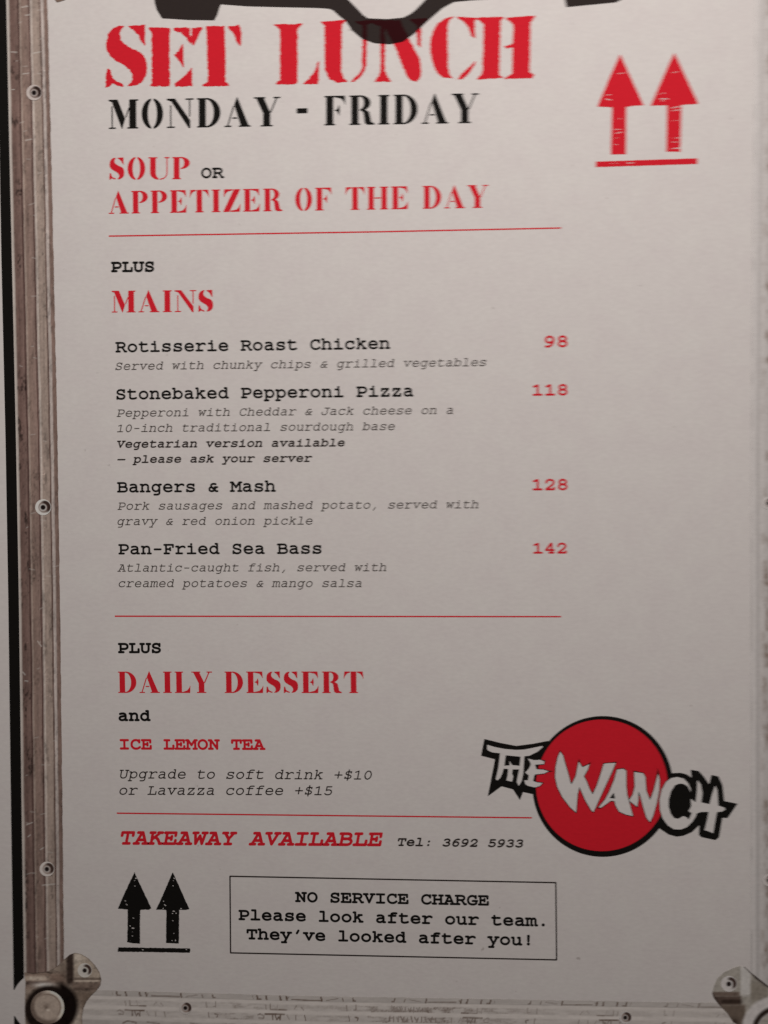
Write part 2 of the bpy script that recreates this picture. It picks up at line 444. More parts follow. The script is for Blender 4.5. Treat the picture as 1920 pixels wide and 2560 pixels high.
def stencil_fields(ch, X, Y):
    R = lambda *a: box(X, Y, *a)
    Pp = lambda *p: poly(X, Y, list(p))
    Ls = lambda w, *p: line(X, Y, list(p), w)
    stem = lambda a, b, t=True: U_(R(a, 0, b, 1000), R(a - 75, 0, b + 75, 34), R(a - 75, 966, b + 75, 1000)) if t else U_(R(a, 0, b, 1000), R(a - 75, 0, b + 75, 34))
    H = 36
    if ch == 'I': return stem(140, 400), 560
    if ch == 'L': return U_(stem(110, 370), Pp((440, 0), (770, 0), (785, 340), (745, 240), (640, 110), (440, 38))), 800
    if ch in 'EF':
        f = U_(stem(110, 365), Pp((430, 1000), (800, 1000), (820, 680), (770, 800), (670, 910), (430, 962)),
               Pp((420, 505), (520, 545), (590, 690), (612, 510), (590, 330), (520, 470)))
        if ch == 'E': f = U_(f, Pp((430, 0), (825, 0), (845, 340), (785, 210), (660, 90), (430, 38)))
        return f, 950 if ch == 'E' else 900
    if ch == 'T':
        return U_(stem(365, 625, False), Pp((325, 1000), (60, 1000), (25, 660), (85, 800), (185, 920), (325, 962)),
                  Pp((665, 1000), (930, 1000), (965, 660), (905, 800), (805, 920), (665, 962))), 1010
    if ch == 'H': return U_(stem(105, 355), stem(735, 985), R(400, 486, 690, 526)), 1130
    if ch == 'P':
        c = np.minimum(np.minimum(ell(X, Y, 430, 735, 410, 268), -ell(X, Y, 430, 735, 165, 232)), X - 425)
        return U_(stem(110, 365), c), 920
    if ch == 'R':
        c = np.minimum(np.minimum(ell(X, Y, 430, 745, 385, 258), -ell(X, Y, 430, 745, 150, 222)), np.minimum(X - 425, Y - 480))
        leg = Pp((470, 490), (640, 500), (770, 430), (812, 260), (848, 90), (975, 30), (975, 0), (700, 0), (610, 60), (585, 260), (560, 420))
        return U_(stem(110, 365), c, leg), 1010
    if ch == 'D':
        c = np.minimum(np.minimum(ell(X, Y, 390, 500, 530, 503), -ell(X, Y, 390, 500, 285, 468)), X - 430)
        return U_(stem(110, 365), c), 1020
    if ch == 'O':
        c = np.minimum(np.minimum(ell(X, Y, 425, 500, 405, 518), -ell(X, Y, 425, 500, 178, 490)), np.abs(X - 425) - 48)
        return c, 920
    if ch == 'U':
        c = np.minimum(np.minimum(ell(X, Y, 510, 300, 400, 315), -ell(X, Y, 530, 320, 168, 285)), np.minimum(490 - X, 320 - Y))
        thin = [(890, 1000), (890, 300), (870, 190), (810, 95), (720, 30), (570, 0)]
        return U_(R(110, 300, 362, 1000), R(30, 966, 440, 1000), c, line(X, Y, thin, H), R(770, 966, 1010, 1000)), 1060
    if ch == 'N':
        return U_(Pp((20, 1000), (330, 1000), (905, 240), (905, -15), (850, -15), (190, 915), (20, 965)), Ls(H, (165, 30), (165, 760)),
                  R(20, 0, 315, 34), Ls(H, (888, 400), (888, 970)), R(735, 966, 1040, 1000)), 1090
    if ch == 'M':
        return U_(Pp((0, 1000), (335, 1000), (620, 340), (500, -15), (120, 930), (0, 965)), Ls(H - 4, (650, 400), (770, 700)),
                  U_(R(785, 0, 1045, 1000), R(705, 0, 1125, 34), R(1000, 966, 1125, 1000)), Ls(H, (125, 30), (125, 760)), R(0, 0, 260, 34)), 1200
    if ch == 'A':
        return U_(Pp((500, 1025), (390, 760), (640, 30), (930, 30)), R(560, 0, 1010, 34), Ls(H, (362, 700), (140, 30)), R(20, 0, 280, 34),
                  Ls(H, (340, 300), (480, 300))), 1080
    if ch == 'Y':
        return U_(Pp((90, 1000), (370, 1000), (625, 470), (625, 20), (365, 20), (365, 450)), R(10, 966, 440, 1000), R(270, 0, 720, 34),
                  Ls(H + 4, (650, 490), (870, 975)), R(750, 966, 1010, 1000)), 1010
    if ch == 'Z':
        return U_(Pp((560, 1000), (865, 1000), (330, 0), (25, 0)), Pp((80, 1000), (500, 1000), (500, 962), (260, 915), (130, 800), (60, 660)),
                  Pp((390, 0), (845, 0), (870, 350), (800, 200), (690, 90), (390, 40))), 940
    if ch == 'S':
        T = lambda pts: poly(X, Y, [((a - 70) * 2.28, (585 - b) * 2.2) for a, b in pts])
        return U_(T(S_SPINE), T(S_TOP), T(S_LOW)), 800
    if ch == '-': return R(60, 430, 455, 590), 500
    raise KeyError(ch)


_sten = {}


def sten_glyph(ch):
    if ch not in _sten:
        X, Y = grid(-40, -60, 1160, 1080, 17)
        f, adv = stencil_fields(ch, X, Y)
        _sten[ch] = contour(X, Y, f + 7) + (adv,)
    return _sten[ch]


def stencil(pr, text, a, b, cap_px, m, space=540, level=1):
    x = 0; items = []
    for ch in text:
        if ch == ' ': x += space; continue
        P, f, adv = sten_glyph(ch)
        items.append((x, P, f)); x += adv + 40
    l = min(i[0] + i[1][:, 0].min() for i in items); r = max(i[0] + i[1][:, 0].max() for i in items)
    ax, ay = sheet(*a); bx, by = sheet(*b)
    d = np.array([bx - ax, by - ay]); L = np.linalg.norm(d); d /= L; n = np.array([-d[1], d[0]])
    tx, ty = sheet(a[0], a[1] - cap_px); ch_ = math.hypot(tx - ax, ty - ay) / 1000.0
    for (x0, P, f) in items:
        q = (P[:, 0] + x0 - l) * (L / (r - l))
        pos = np.array([ax, ay]) + q[:, None] * d + (P[:, 1] * ch_)[:, None] * n
        pr.add(pos, f, m, level)
    return pr


# ------------------------------------------------------------------ setting and sheet
table = slab('table_top', -900, -900, 2900, 3500, -0.0204, -0.0004, M_TABLE)
table['kind'] = 'structure'

menu = slab('printed_menu', -150, -190, 2080, 2690, -0.0004, 0.0, M_PAPER)
menu['label'] = 'white set lunch menu sheet in red and black with worn flight case border'
menu['category'] = 'menu'

# ------------------------------------------------------------------ printed flight-case border
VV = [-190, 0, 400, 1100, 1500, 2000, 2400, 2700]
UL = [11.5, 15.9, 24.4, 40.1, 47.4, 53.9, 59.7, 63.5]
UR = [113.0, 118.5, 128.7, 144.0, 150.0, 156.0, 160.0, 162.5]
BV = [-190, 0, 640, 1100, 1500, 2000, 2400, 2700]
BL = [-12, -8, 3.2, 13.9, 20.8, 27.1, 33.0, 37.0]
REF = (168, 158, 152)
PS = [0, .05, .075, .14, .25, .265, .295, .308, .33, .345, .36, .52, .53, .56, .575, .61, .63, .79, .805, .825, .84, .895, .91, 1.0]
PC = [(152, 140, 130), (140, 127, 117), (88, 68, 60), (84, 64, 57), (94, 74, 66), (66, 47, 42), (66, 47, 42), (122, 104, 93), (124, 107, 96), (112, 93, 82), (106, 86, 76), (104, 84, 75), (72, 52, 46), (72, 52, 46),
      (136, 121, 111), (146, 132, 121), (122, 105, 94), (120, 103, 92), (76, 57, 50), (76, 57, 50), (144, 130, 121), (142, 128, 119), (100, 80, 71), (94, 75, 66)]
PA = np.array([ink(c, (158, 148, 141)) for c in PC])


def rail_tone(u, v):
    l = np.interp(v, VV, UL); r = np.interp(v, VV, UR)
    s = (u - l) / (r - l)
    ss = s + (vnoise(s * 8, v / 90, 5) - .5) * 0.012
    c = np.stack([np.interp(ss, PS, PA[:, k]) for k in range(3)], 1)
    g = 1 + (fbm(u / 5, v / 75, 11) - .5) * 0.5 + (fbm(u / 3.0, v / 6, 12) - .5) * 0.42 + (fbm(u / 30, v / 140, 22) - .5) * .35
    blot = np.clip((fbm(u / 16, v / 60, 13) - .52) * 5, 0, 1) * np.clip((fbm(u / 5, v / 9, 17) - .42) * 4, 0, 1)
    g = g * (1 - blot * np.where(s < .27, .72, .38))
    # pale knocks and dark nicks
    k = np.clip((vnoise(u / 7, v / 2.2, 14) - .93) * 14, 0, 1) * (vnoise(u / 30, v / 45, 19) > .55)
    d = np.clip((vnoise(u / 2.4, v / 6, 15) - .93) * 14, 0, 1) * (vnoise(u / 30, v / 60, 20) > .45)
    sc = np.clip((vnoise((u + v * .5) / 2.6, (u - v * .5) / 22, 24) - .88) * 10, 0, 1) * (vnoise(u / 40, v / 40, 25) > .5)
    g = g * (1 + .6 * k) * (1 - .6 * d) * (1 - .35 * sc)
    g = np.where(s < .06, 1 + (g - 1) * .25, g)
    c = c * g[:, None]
    return c + (ink((170, 155, 145), (158, 148, 141)) - c) * knocks(u, v)


_rng = np.random.RandomState(7)
KNOCKS = [(54, 18, 70, 16), (63, 38, 74, 37), (28, 130, 42, 131), (84, 133, 101, 130), (57, 185, 72, 183), (30, 224, 36, 224), (64, 351, 79, 348), (94, 1603, 104, 1616), (62, 1702, 70, 1703), (57, 1680, 63, 1687),
          (66, 2062, 81, 2056), (70, 2092, 76, 2087), (101, 2124, 109, 2119), (106, 2213, 137, 2210)]
for _k in range(46):
    _v = _rng.uniform(0, 2400); _u = np.interp(_v, VV, UL) + _rng.uniform(8, 92)
    KNOCKS.append((_u, _v, _u + _rng.uniform(4, 13), _v + _rng.uniform(-4, 3)))


def knocks(u, v):
    k = np.zeros(u.shape)
    for n_, (a, b, c_, d_) in enumerate(KNOCKS):
        sel = np.abs(v - b) < 14
        f = line(u[sel], v[sel], [(a, b), (c_, d_)], 2.0)
        k[sel] = np.maximum(k[sel], np.clip(f / 1.4 + .6, 0, 1) * (.55 if n_ < 14 else .28))
    return k[:, None]


# left rail and its black edge
X, Y = grid(0, -150, 170, 2440, 2.0)
Fd = np.minimum(np.minimum(X - np.interp(Y, VV, UL), np.interp(Y, VV, UR) + (vnoise(Y / 14, X * 0, 3) - .5) * 1.4 - X), np.minimum(Y + 148, 2436 - Y))
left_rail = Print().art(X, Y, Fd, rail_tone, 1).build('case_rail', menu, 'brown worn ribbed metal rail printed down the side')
X, Y = grid(-20, -150, 80, 2640, 3)
notch = ell(X, Y, 108, 2506, 78, 78)
Fd = np.minimum(np.minimum(X - np.interp(Y, BV, BL), np.interp(Y, VV, UL) - X), np.minimum(np.minimum(Y + 148, 2636 - Y), -notch))
Print().field(X, Y, Fd, M_BLACK, 1).build('black_edge', menu, 'black strip printed along the outer side')

# right rail (pale)
RV = [-190, 0, 600, 1100, 2700]
RU = [1892, 1889, 1882, 1877.5, 1877]
REFR = (160, 150, 144)


def pale_tone(u, v):
    e = np.interp(v, RV, RU); d = u - e
    DD = [-2, 0, 1.5, 3.5, 5, 11, 13, 20, 23, 29, 33, 60]
    DG = [1, .82, .80, .82, .97, .96, .77, .76, .90, .92, .84, .76]
    g = np.interp(d, DD, DG)
    wob = np.clip((vnoise(v / 35, u * 0, 31) - .3) * 2, 0, 1)
    g = np.where(d < 5, 1 - (1 - g) * (.3 + .7 * wob) * 1.2, g)
    m = np.clip((fbm(u / 14, v / 30, 33) - .45) * 4, 0, 1) * np.clip((d - 20) / 20, 0, 1)
    fine = fbm(u / 4, v / 9, 34)
    c = PAPER * g[:, None]
    br = ink((92, 74, 62), REFR)
    c = c * (1 - (np.clip(m * 1.25 * fine, 0, .9))[:, None]) + br * (np.clip(m * 1.25 * fine, 0, .9))[:, None]
    sc = np.clip((vnoise((u - v * .35) / 3, (u + v) / 60, 35) - .9) * 12, 0, 1) * np.clip((d - 12) / 10, 0, 1)
    return c * (1 + (fine - .5) * .12 * (d > 5))[:, None] * (1 - .18 * sc)[:, None]


X, Y = grid(1870, -150, 2010, 2640, 3)
Fd = np.minimum(X - np.interp(Y, RV, RU) + 1, np.minimum(np.minimum(Y + 148, 2636 - Y), 2006 - X))
right_rail = Print().art(X, Y, Fd, pale_tone, 1).build('case_rail', menu, 'pale faded metal rail printed down the side')

# bottom rail with stencilled-through wear marks that repeat along it
TU = [200, 247, 800, 1000, 1720, 2010]
TV = [2474, 2475, 2490.6, 2493.4, 2506, 2511]
REFB = (140, 129, 123)
K = 0.33755
MARKS = []          # (points in photo px along / below the rail's top edge, width, strength)


def mk(x0, sgn, pts, wd, st=1.0):
    MARKS.append(([(x0 + sgn * p * K, q * K) for p, q in pts], wd, st))


def motif(x0, sgn, f):
    for p in (155, 222, 325, 372, 630):
        mk(x0, sgn, [(p - 3, 10), (p + 3, 34)], 3.0, f)
    mk(x0, sgn, [(155, 34), (182, 34)], 2, f); mk(x0, sgn, [(325, 34), (335, 34)], 2, f); mk(x0, sgn, [(372, 34), (386, 14)], 1.6, .7 * f)
    mk(x0, sgn, [(410, 30), (620, 32)], 1.7, .9 * f); mk(x0, sgn, [(120, 12), (126, 32)], 1.2, .5 * f)
    mk(x0, sgn, [(668, 30), (752, 16)], 1.5, .6 * f); mk(x0, sgn, [(785, 14), (792, 32)], 2.2, .7 * f); mk(x0, sgn, [(862, 12), (868, 32), (882, 32)], 2.4, .9 * f)
    mk(x0, sgn, [(215, 75), (222, 108)], 1.6, .6 * f); mk(x0, sgn, [(250, 70), (252, 108), (310, 108)], 1.8, .7 * f); mk(x0, sgn, [(300, 70), (306, 100)], 1.2, .4 * f)
    mk(x0, sgn, [(318, 108), (370, 108)], 2.2, .9 * f); mk(x0, sgn, [(430, 100), (445, 74), (450, 84)], 1.3, .5 * f); mk(x0, sgn, [(480, 84), (497, 104)], 1.6, .6 * f)
    mk(x0, sgn, [(160, 150), (175, 142), (205, 158), (200, 176), (168, 172)], 2.2, .6 * f)
    mk(x0, sgn, [(215, 142), (355, 142)], 2.6, 1.0 * f); mk(x0, sgn, [(268, 144), (270, 182)], 2.2, .9 * f)
    mk(x0, sgn, [(286, 148), (300, 184), (312, 160), (324, 184), (326, 150)], 2.0, .9 * f)
    mk(x0, sgn, [(375, 146), (392, 178)], 1.6, .5 * f); mk(x0, sgn, [(440, 146), (442, 182)], 1.6, .6 * f); mk(x0, sgn, [(505, 146), (514, 182)], 1.8, .7 * f)
    mk(x0, sgn, [(815, 66), (820, 104)], 1.8, .6 * f); mk(x0, sgn, [(870, 96), (886, 100), (886, 62)], 1.8, .6 * f)
    mk(x0, sgn, [(832, 142), (838, 180)], 1.8, .7 * f); mk(x0, sgn, [(880, 152), (902, 156), (896, 176)], 2.2, .8 * f)
    mk(x0, sgn, [(200, 240), (230, 222), (300, 232), (290, 252)], 2.6, .7 * f); mk(x0, sgn, [(380, 226), (470, 236)], 2.2, .6 * f); mk(x0, sgn, [(700, 224), (770, 240)], 2.2, .6 * f)


motif(240, 1, .9); motif(591, 1, 1.0)
motif(1278, -1, .75); motif(1618, -1, .75); motif(1960, -1, .6)
for p in range(0, 14):
    mk(985, 1, [(p * 21, 70 + (p * 7) % 12), (p * 21 + (p % 3 - 1) * 12, 100 + (p * 5) % 9)], 2.0, .55)
    mk(975, 1, [(p * 26, 140 + (p * 5) % 14), (p * 26 + (p % 4 - 1) * 10, 180)], 2.4, .6)


def bottom_tone(u, v):
    d = v - np.interp(u, TU, TV)
    DD = [0, 1, 2.5, 11, 13, 15, 21, 24, 36, 39, 45, 49, 62, 66, 72, 76, 120]
    DG = [.86, .76, .80, .80, .68, 1.02, 1.02, .92, .91, 1.04, 1.04, .90, .89, 1.01, .97, .80, .72]
    g = np.interp(d, DD, DG) * (1 + (fbm(u / 30, v / 5, 41) - .5) * .2)
    m = np.zeros(u.shape)
    for pts, wd, st in MARKS:
        lo_, hi_ = min(p[0] for p in pts) - 4, max(p[0] for p in pts) + 4
        sel = (u > lo_) & (u < hi_)
        if not sel.any(): continue
        f = line(u[sel], d[sel], pts, wd * 1.35)
        a = np.clip(f / 1.2 + .6, 0, 1) * st
        m[sel] = np.maximum(m[sel], a)
    m = m * (0.75 + .75 * fbm(u / 5, v / 4, 42))
    smear = np.clip((fbm(u / 26, d / 7, 43) - .40) * 5, 0, 1) * np.clip((d - 20) / 4, 0, 1)
    dense = np.exp(-((u - 1060) / 190.0) ** 2) + .8 * np.exp(-((u - 600) / 45.0) ** 2) + .22
    band = ((d > 22) & (d < 37)) | ((d > 48) & (d < 63)) | (d > 74)
    m = np.maximum(m, smear * dense * band * .95 * fbm(u / 3, v / 3, 44))
    m = np.clip(m, 0, .92)[:, None]
    dark = ink((70, 54, 45), REFB)
    tint = np.array([1.0, .98, .95])
    return PAPER * tint * g[:, None] * (1 - m) + dark * m


X, Y = grid(196, 2470, 1990, 2620, 2.2)
Fd = np.minimum(np.minimum(Y - np.interp(X, TU, TV) + (vnoise(X / 12, Y * 0, 8) - .5) * 2, 2616 - Y), np.minimum(X - 198, 1986 - X))
bottom_rail = Print().art(X, Y, Fd, bottom_tone, 1).build('case_rail', menu, 'pale scratched metal rail printed along the bottom')


# printed rivets
def rivet(parent, u, v, r, ref, pale, well=.85, level=4):
    X, Y = grid(u - r - 4, v - r - 4, u + r + 4, v + r + 4, 1.3)
    base = ink(pale, ref); dk = ink((46, 32, 27), ref); bl = ink((22, 14, 12), ref); md = ink((100, 80, 71), ref)

    def tone(a, b):
        x, y = (a - u) / r, (b - v) / r
        q = np.hypot(x, y); ang = np.arctan2(-y, x)
        sm = lambda e, t: np.clip((e - t) / .10 + .5, 0, 1)[:, None]
        c = np.tile(base, (len(a), 1)) * (1 + (fbm(a / 3, b / 3, 7) - .5) * .25)[:, None]
        c = c + (md - c) * sm(.72, np.hypot(x - .12, y + .02)) * well
        cres = sm(.80, np.hypot(x - .14, y + .03)) * (1 - sm(.52, np.hypot(x + .02, y - .06))) * (np.clip(np.cos(ang - .45) * 1.6 + .05, 0, 1)[:, None])
        c = c + (dk - c) * cres
        c = c + (base * (.78 if well > .5 else .95) - c) * sm(.46, np.hypot(x + .03, y - .03)) * .85
        c = c + (bl - c) * sm(.31, np.hypot(x + .02, y - .02))
        return c
    return Print().art(X, Y, r - np.hypot(X - u, Y - v), tone, level).build('rivet', parent)


rivet(left_rail, 86, 232, 19.5, (196, 187, 181), (186, 172, 164))
rivet(left_rail, 108.5, 1268, 20, REF, (178, 166, 158))
rivet(left_rail, 118, 2172, 18.5, (146, 134, 128), (150, 136, 128))
rivet(right_rail, 1921, 1258, 15, REFR, (158, 148, 142))
rivet(right_rail, 1922, 2200, 15, (146, 135, 129), (146, 135, 129))
rivet(bottom_rail, 464, 2519, 16, REFB, (134, 122, 115))
rivet(bottom_rail, 1563, 2543, 16, REFB, (136, 125, 119))

# corner brackets
ck = 0.20494
Lc = lambda pts: [(20 + a * ck, 2340 + b * ck) for a, b in pts]
REFC = (136, 124, 119)
br_poly = Lc([(200, 442), (330, 448), (430, 438), (500, 425), (600, 370), (680, 290), (755, 225), (820, 202), (900, 220), (985, 272), (1060, 350), (1118, 440), (1140, 530), (1128, 600), (1080, 665), (1020, 722), (960, 795), (922, 880), (905, 980), (910, 1100), (950, 1350), (260, 1350), (215, 1100), (205, 900), (215, 560)])


def crush(c):
    l = c.mean(1, keepdims=True)
    return c * (l / .19) ** .5 * .70 * np.array([1.01, .985, .97])


def bracket_tone(u, v):
    x, y = (u - 20) / ck, (v - 2340) / ck
    T = lambda c: ink(c, REFC)
    s01 = lambda a: np.clip(a, 0, 1)[:, None]
    band = lambda t, a, b, soft: np.clip((t - a) / soft + .5, 0, 1) * np.clip((b - t) / soft + .5, 0, 1)
    c = np.tile(T((104, 88, 78)), (len(u), 1))
    mix = lambda c, col, a: c + (T(col) - c) * np.clip(a, 0, 1)[:, None]
    c = mix(c, (98, 78, 68), band(y, 450, 640, 60) * band(x, 200, 700, 60))
    c = mix(c, (134, 118, 106), band(y, 485, 545, 40) * band(x, 215, 480, 120) * .8)
    c = mix(c, (70, 52, 46), band(y, 548, 588, 30) * band(x, 200, 520, 80) * .7)
    c = mix(c, (150, 136, 124), np.exp(-(((x - 450) / 130) ** 2 + ((y - 600) / 34) ** 2)))
    c = mix(c, (112, 97, 86), band(x, 800, 1150, 20) * band(y, 190, 520, 20))
    c = mix(c, (128, 114, 103), np.exp(-(((x - 850) / 90) ** 2 + ((y - 270) / 90) ** 2)) * .8)
    c = mix(c, (52, 38, 33), band(x, 715, 802, 34) * band(y, 180, 590, 50) * .95)
    c = mix(c, (76, 60, 52), band(x, 640, 720, 90) * band(y, 330, 600, 120) * .5)
    c = mix(c, (80, 65, 57), band(y, 505, 535, 14) * band(x, 810, 1150, 16) * .75)
    c = mix(c, (134, 118, 106), band(y, 538, 560, 12) * band(x, 815, 1110, 40) * .8)
    c = mix(c, (92, 75, 66), band(y, 560, 670, 40) * band(x, 780, 1150, 60))
    c = mix(c, (66, 50, 44), band(y, 628, 660, 26) * band(x, 800, 1050, 80) * .6)
    c = mix(c, (88, 72, 62), band(y, 670, 900, 60) * band(x, 760, 1060, 60))
    c = mix(c, (124, 110, 100), np.exp(-(((x - 840) / 60) ** 2 + ((y - 1000) / 160) ** 2)) * .85)
    edge = poly(u, v, br_poly)
    c = mix(c, (58, 42, 36), np.clip(1 - edge / 2.0, 0, 1) * .6 * (x > 480))
    c = mix(c, (44, 30, 26), np.clip(1 - np.abs(y - (445 + 8 * np.sin(x / 40))) / 9, 0, 1) * band(x, 190, 540, 30))
    rr = np.hypot(x - 500, y - 900)
    c = mix(c, (40, 28, 24), np.clip((300 - rr) / 50 + .5, 0, 1))
    c = mix(c, (30, 20, 17), np.clip((310 - np.hypot(x - 545, y - 860)) / 60 + .5, 0, 1) * np.clip((x - 560) / 100, 0, 1))
    g = 1 + (fbm(u / 7, v / 7, 51) - .5) * .5 + (fbm(u / 2.5, v / 2.5, 52) - .5) * .35
    st = np.clip((fbm(u / 12, v / 9, 53) - .55) * 5, 0, 1) * fbm(u / 2.5, v / 2.5, 54)
    return crush(c) * (g * (1 - .6 * st))[:, None]


X, Y = grid(56, 2376, 262, 2620, 1.6)
brk = Print().art(X, Y, poly(X, Y, br_poly), bracket_tone, 3).build('corner_bracket', menu, 'brown pressed metal corner bracket with domed ball')


def ball_tone(u, v):
    x, y = (u - 20) / ck - 484, (v - 2340) / ck - 866
    T = lambda c: ink(c, REFC)
    q = np.hypot(x, y)
    mix = lambda c, col, a: c + (T(col) - c) * np.clip(a, 0, 1)[:, None]
    c = np.tile(T((116, 100, 90)), (len(u), 1))
    c = mix(c, (100, 84, 75), np.exp(-(((x + 20) / 60) ** 2 + ((y + 10) / 60) ** 2)) * .5)
    c = mix(c, (96, 80, 71), np.clip((q - 160) / 16, 0, 1))
    c = mix(c, (134, 119, 109), np.clip((q - 160) / 16, 0, 1) * np.clip((x - y * .45) / 120, 0, 1))
    c = mix(c, (82, 66, 58), np.clip((q - 135) / 30, 0, 1) * np.clip((-x + y) / 200, 0, 1) * .7)
    c = mix(c, (88, 70, 61), np.clip(1 - np.abs(q - 158) / 14, 0, 1) * np.clip((x - y) / 200 + .3, 0, 1) * .75)
    c = mix(c, (84, 68, 60), np.exp(-(((x + 16) / 22) ** 2 + ((y + 4) / 30) ** 2)) * .8)
    c = mix(c, (140, 124, 113), np.exp(-(((x - 4) / 22) ** 2 + ((y - 34) / 16) ** 2)) * .7)
    return crush(c) * (1 + (fbm(u / 5, v / 5, 55) - .5) * .42)[:, None]


X, Y = grid(74, 2470, 168, 2568, 1.5)
Print().art(X, Y, 42 - np.hypot(X - (20 + 484 * ck), Y - (2340 + 866 * ck)), ball_tone, 5).build('corner_ball', brk)
rivet(brk, 212.6, 2425, 18, REFC, (140, 128, 120), well=.12, level=5)

rk = 0.13261
Rc = lambda pts: [(1700 + a * rk, 2340 + b * rk) for a, b in pts]
rb_poly = Rc([(1130, 562), (1215, 575), (1330, 680), (1470, 790), (1659, 935), (2100, 1180), (2300, 1900), (1150, 1900), (1060, 1650), (1000, 1620), (890, 1450), (740, 1300), (640, 1170), (604, 1080), (640, 940), (700, 800), (830, 680), (1000, 600)])


def right_bracket_tone(u, v):
    x, y = (u - 1700) / rk, (v - 2340) / rk
    T = lambda c: ink(c, (138, 127, 121))
    band = lambda t, a, b, soft: np.clip((t - a) / soft + .5, 0, 1) * np.clip((b - t) / soft + .5, 0, 1)
    mix = lambda c, col, a: c + (T(col) - c) * np.clip(a, 0, 1)[:, None]
    c = np.tile(T((122, 111, 101)), (len(u), 1))
    c = mix(c, (136, 126, 119), band(x, 1140, 1330, 40) * band(y, 500, 1120, 80))
    c = mix(c, (110, 98, 87), band(x, 1330, 1659, 60) * band(y, 850, 1250, 160))
    c = mix(c, (96, 78, 68), band(y, 1050, 1130, 30) * band(x, 560, 1120, 60))
    c = mix(c, (84, 66, 57), band(y, 1130, 1300, 40) * band(x, 560, 1150, 60))
    c = mix(c, (50, 36, 29), band(y, 1195, 1270, 40) * band(x, 780, 1160, 90) * .8)
    c = mix(c, (92, 76, 65), band(y, 1290, 1720, 60) * band(x, 700, 1230, 60))
    c = mix(c, (60, 44, 36), np.exp(-(((x - 1040) / 60) ** 2 + ((y - 1610) / 60) ** 2)) * .8)
    q = np.hypot(x - 1830, y - 1800)
    c = mix(c, (138, 127, 121), np.clip((680 - q) / 60 + .5, 0, 1))
    c = mix(c, (46, 34, 26), np.clip(1 - np.abs(q - 430) / 75, 0, 1) * 1.3)
    c = mix(c, (124, 113, 103), np.clip((385 - q) / 40, 0, 1))
    e = np.minimum(segd(x, y, 1215, 575, 1440, 780), segd(x, y, 1440, 780, 1700, 960))
    c = mix(c, (56, 42, 37), np.clip(1.2 - e / (16 + np.clip(x - 1250, 0, 200) * .12), 0, 1))
    e2 = segd(x, y, 604, 1080, 760, 1310)
    c = mix(c, (62, 46, 40), np.clip(1 - e2 / 30, 0, 1) * .7)
    lum = c.mean(1, keepdims=True) / PAPER.mean()
    st = np.clip((fbm(u / 11, v / 8, 62) - .5) * 4, 0, 1)[:, None] * fbm(u / 3, v / 3, 63)[:, None]
    return c * np.clip(lum, .2, 1) ** .5 * (1 + (fbm(u / 6, v / 6, 61) - .5) * .3)[:, None] * (1 - .35 * st * (lum < .9))


X, Y = grid(1776, 2412, 2004, 2590, 1.6)
rbrk = Print().art(X, Y, np.minimum(poly(X, Y, rb_poly), 2586 - Y), right_bracket_tone, 3).build('corner_bracket', menu, 'pale pressed metal corner bracket with dark fold')
rivet(rbrk, 1822, 2458.7, 20, (138, 127, 121), (139, 128, 122), well=.08, level=5)
X, Y = grid(120, -100, 210, 12, 2)
Print().art(X, Y, poly(X, Y, [(118, -90), (136, -2), (142, 6), (152, 4), (168, -2), (200, -90)]), lambda u, v: np.tile(ink((112, 92, 80), (196, 187, 181)), (len(u), 1)), 3).build('corner_bracket', menu)

# ------------------------------------------------------------------ headline, rough red stencil
q1 = lambda pts: [(240 + a * K, 20 + b * K) for a, b in pts]
q2 = lambda pts: [(800 + a * K, 20 + b * K) for a, b in pts]
HEAD = [q1(p) for p in (
    S_SPINE, S_TOP, S_LOW,
    [(393, 150), (470, 146), (545, 150), (542, 360), (545, 560), (540, 577), (400, 577), (417, 555), (415, 180)],
    [(578, 150), (690, 148), (702, 268), (670, 215), (630, 182), (585, 167)],
    [(712, 150), (788, 145), (762, 190), (742, 240), (722, 278), (706, 250)],
    [(582, 350), (615, 315), (642, 272), (647, 438), (615, 385)],
    [(582, 562), (640, 522), (680, 482), (706, 448), (710, 575), (590, 580)],
    [(820, 138), (950, 138), (957, 360), (955, 548), (992, 577), (788, 577), (832, 548), (826, 300)],
    [(982, 140), (1060, 128), (1074, 180), (1070, 278), (1045, 250), (1020, 190)],
    [(1322, 125), (1420, 124), (1527, 118), (1490, 152), (1490, 552), (1480, 562), (1328, 562), (1367, 535), (1365, 157)],
    [(1535, 562), (1580, 525), (1620, 470), (1648, 400), (1643, 562)])]
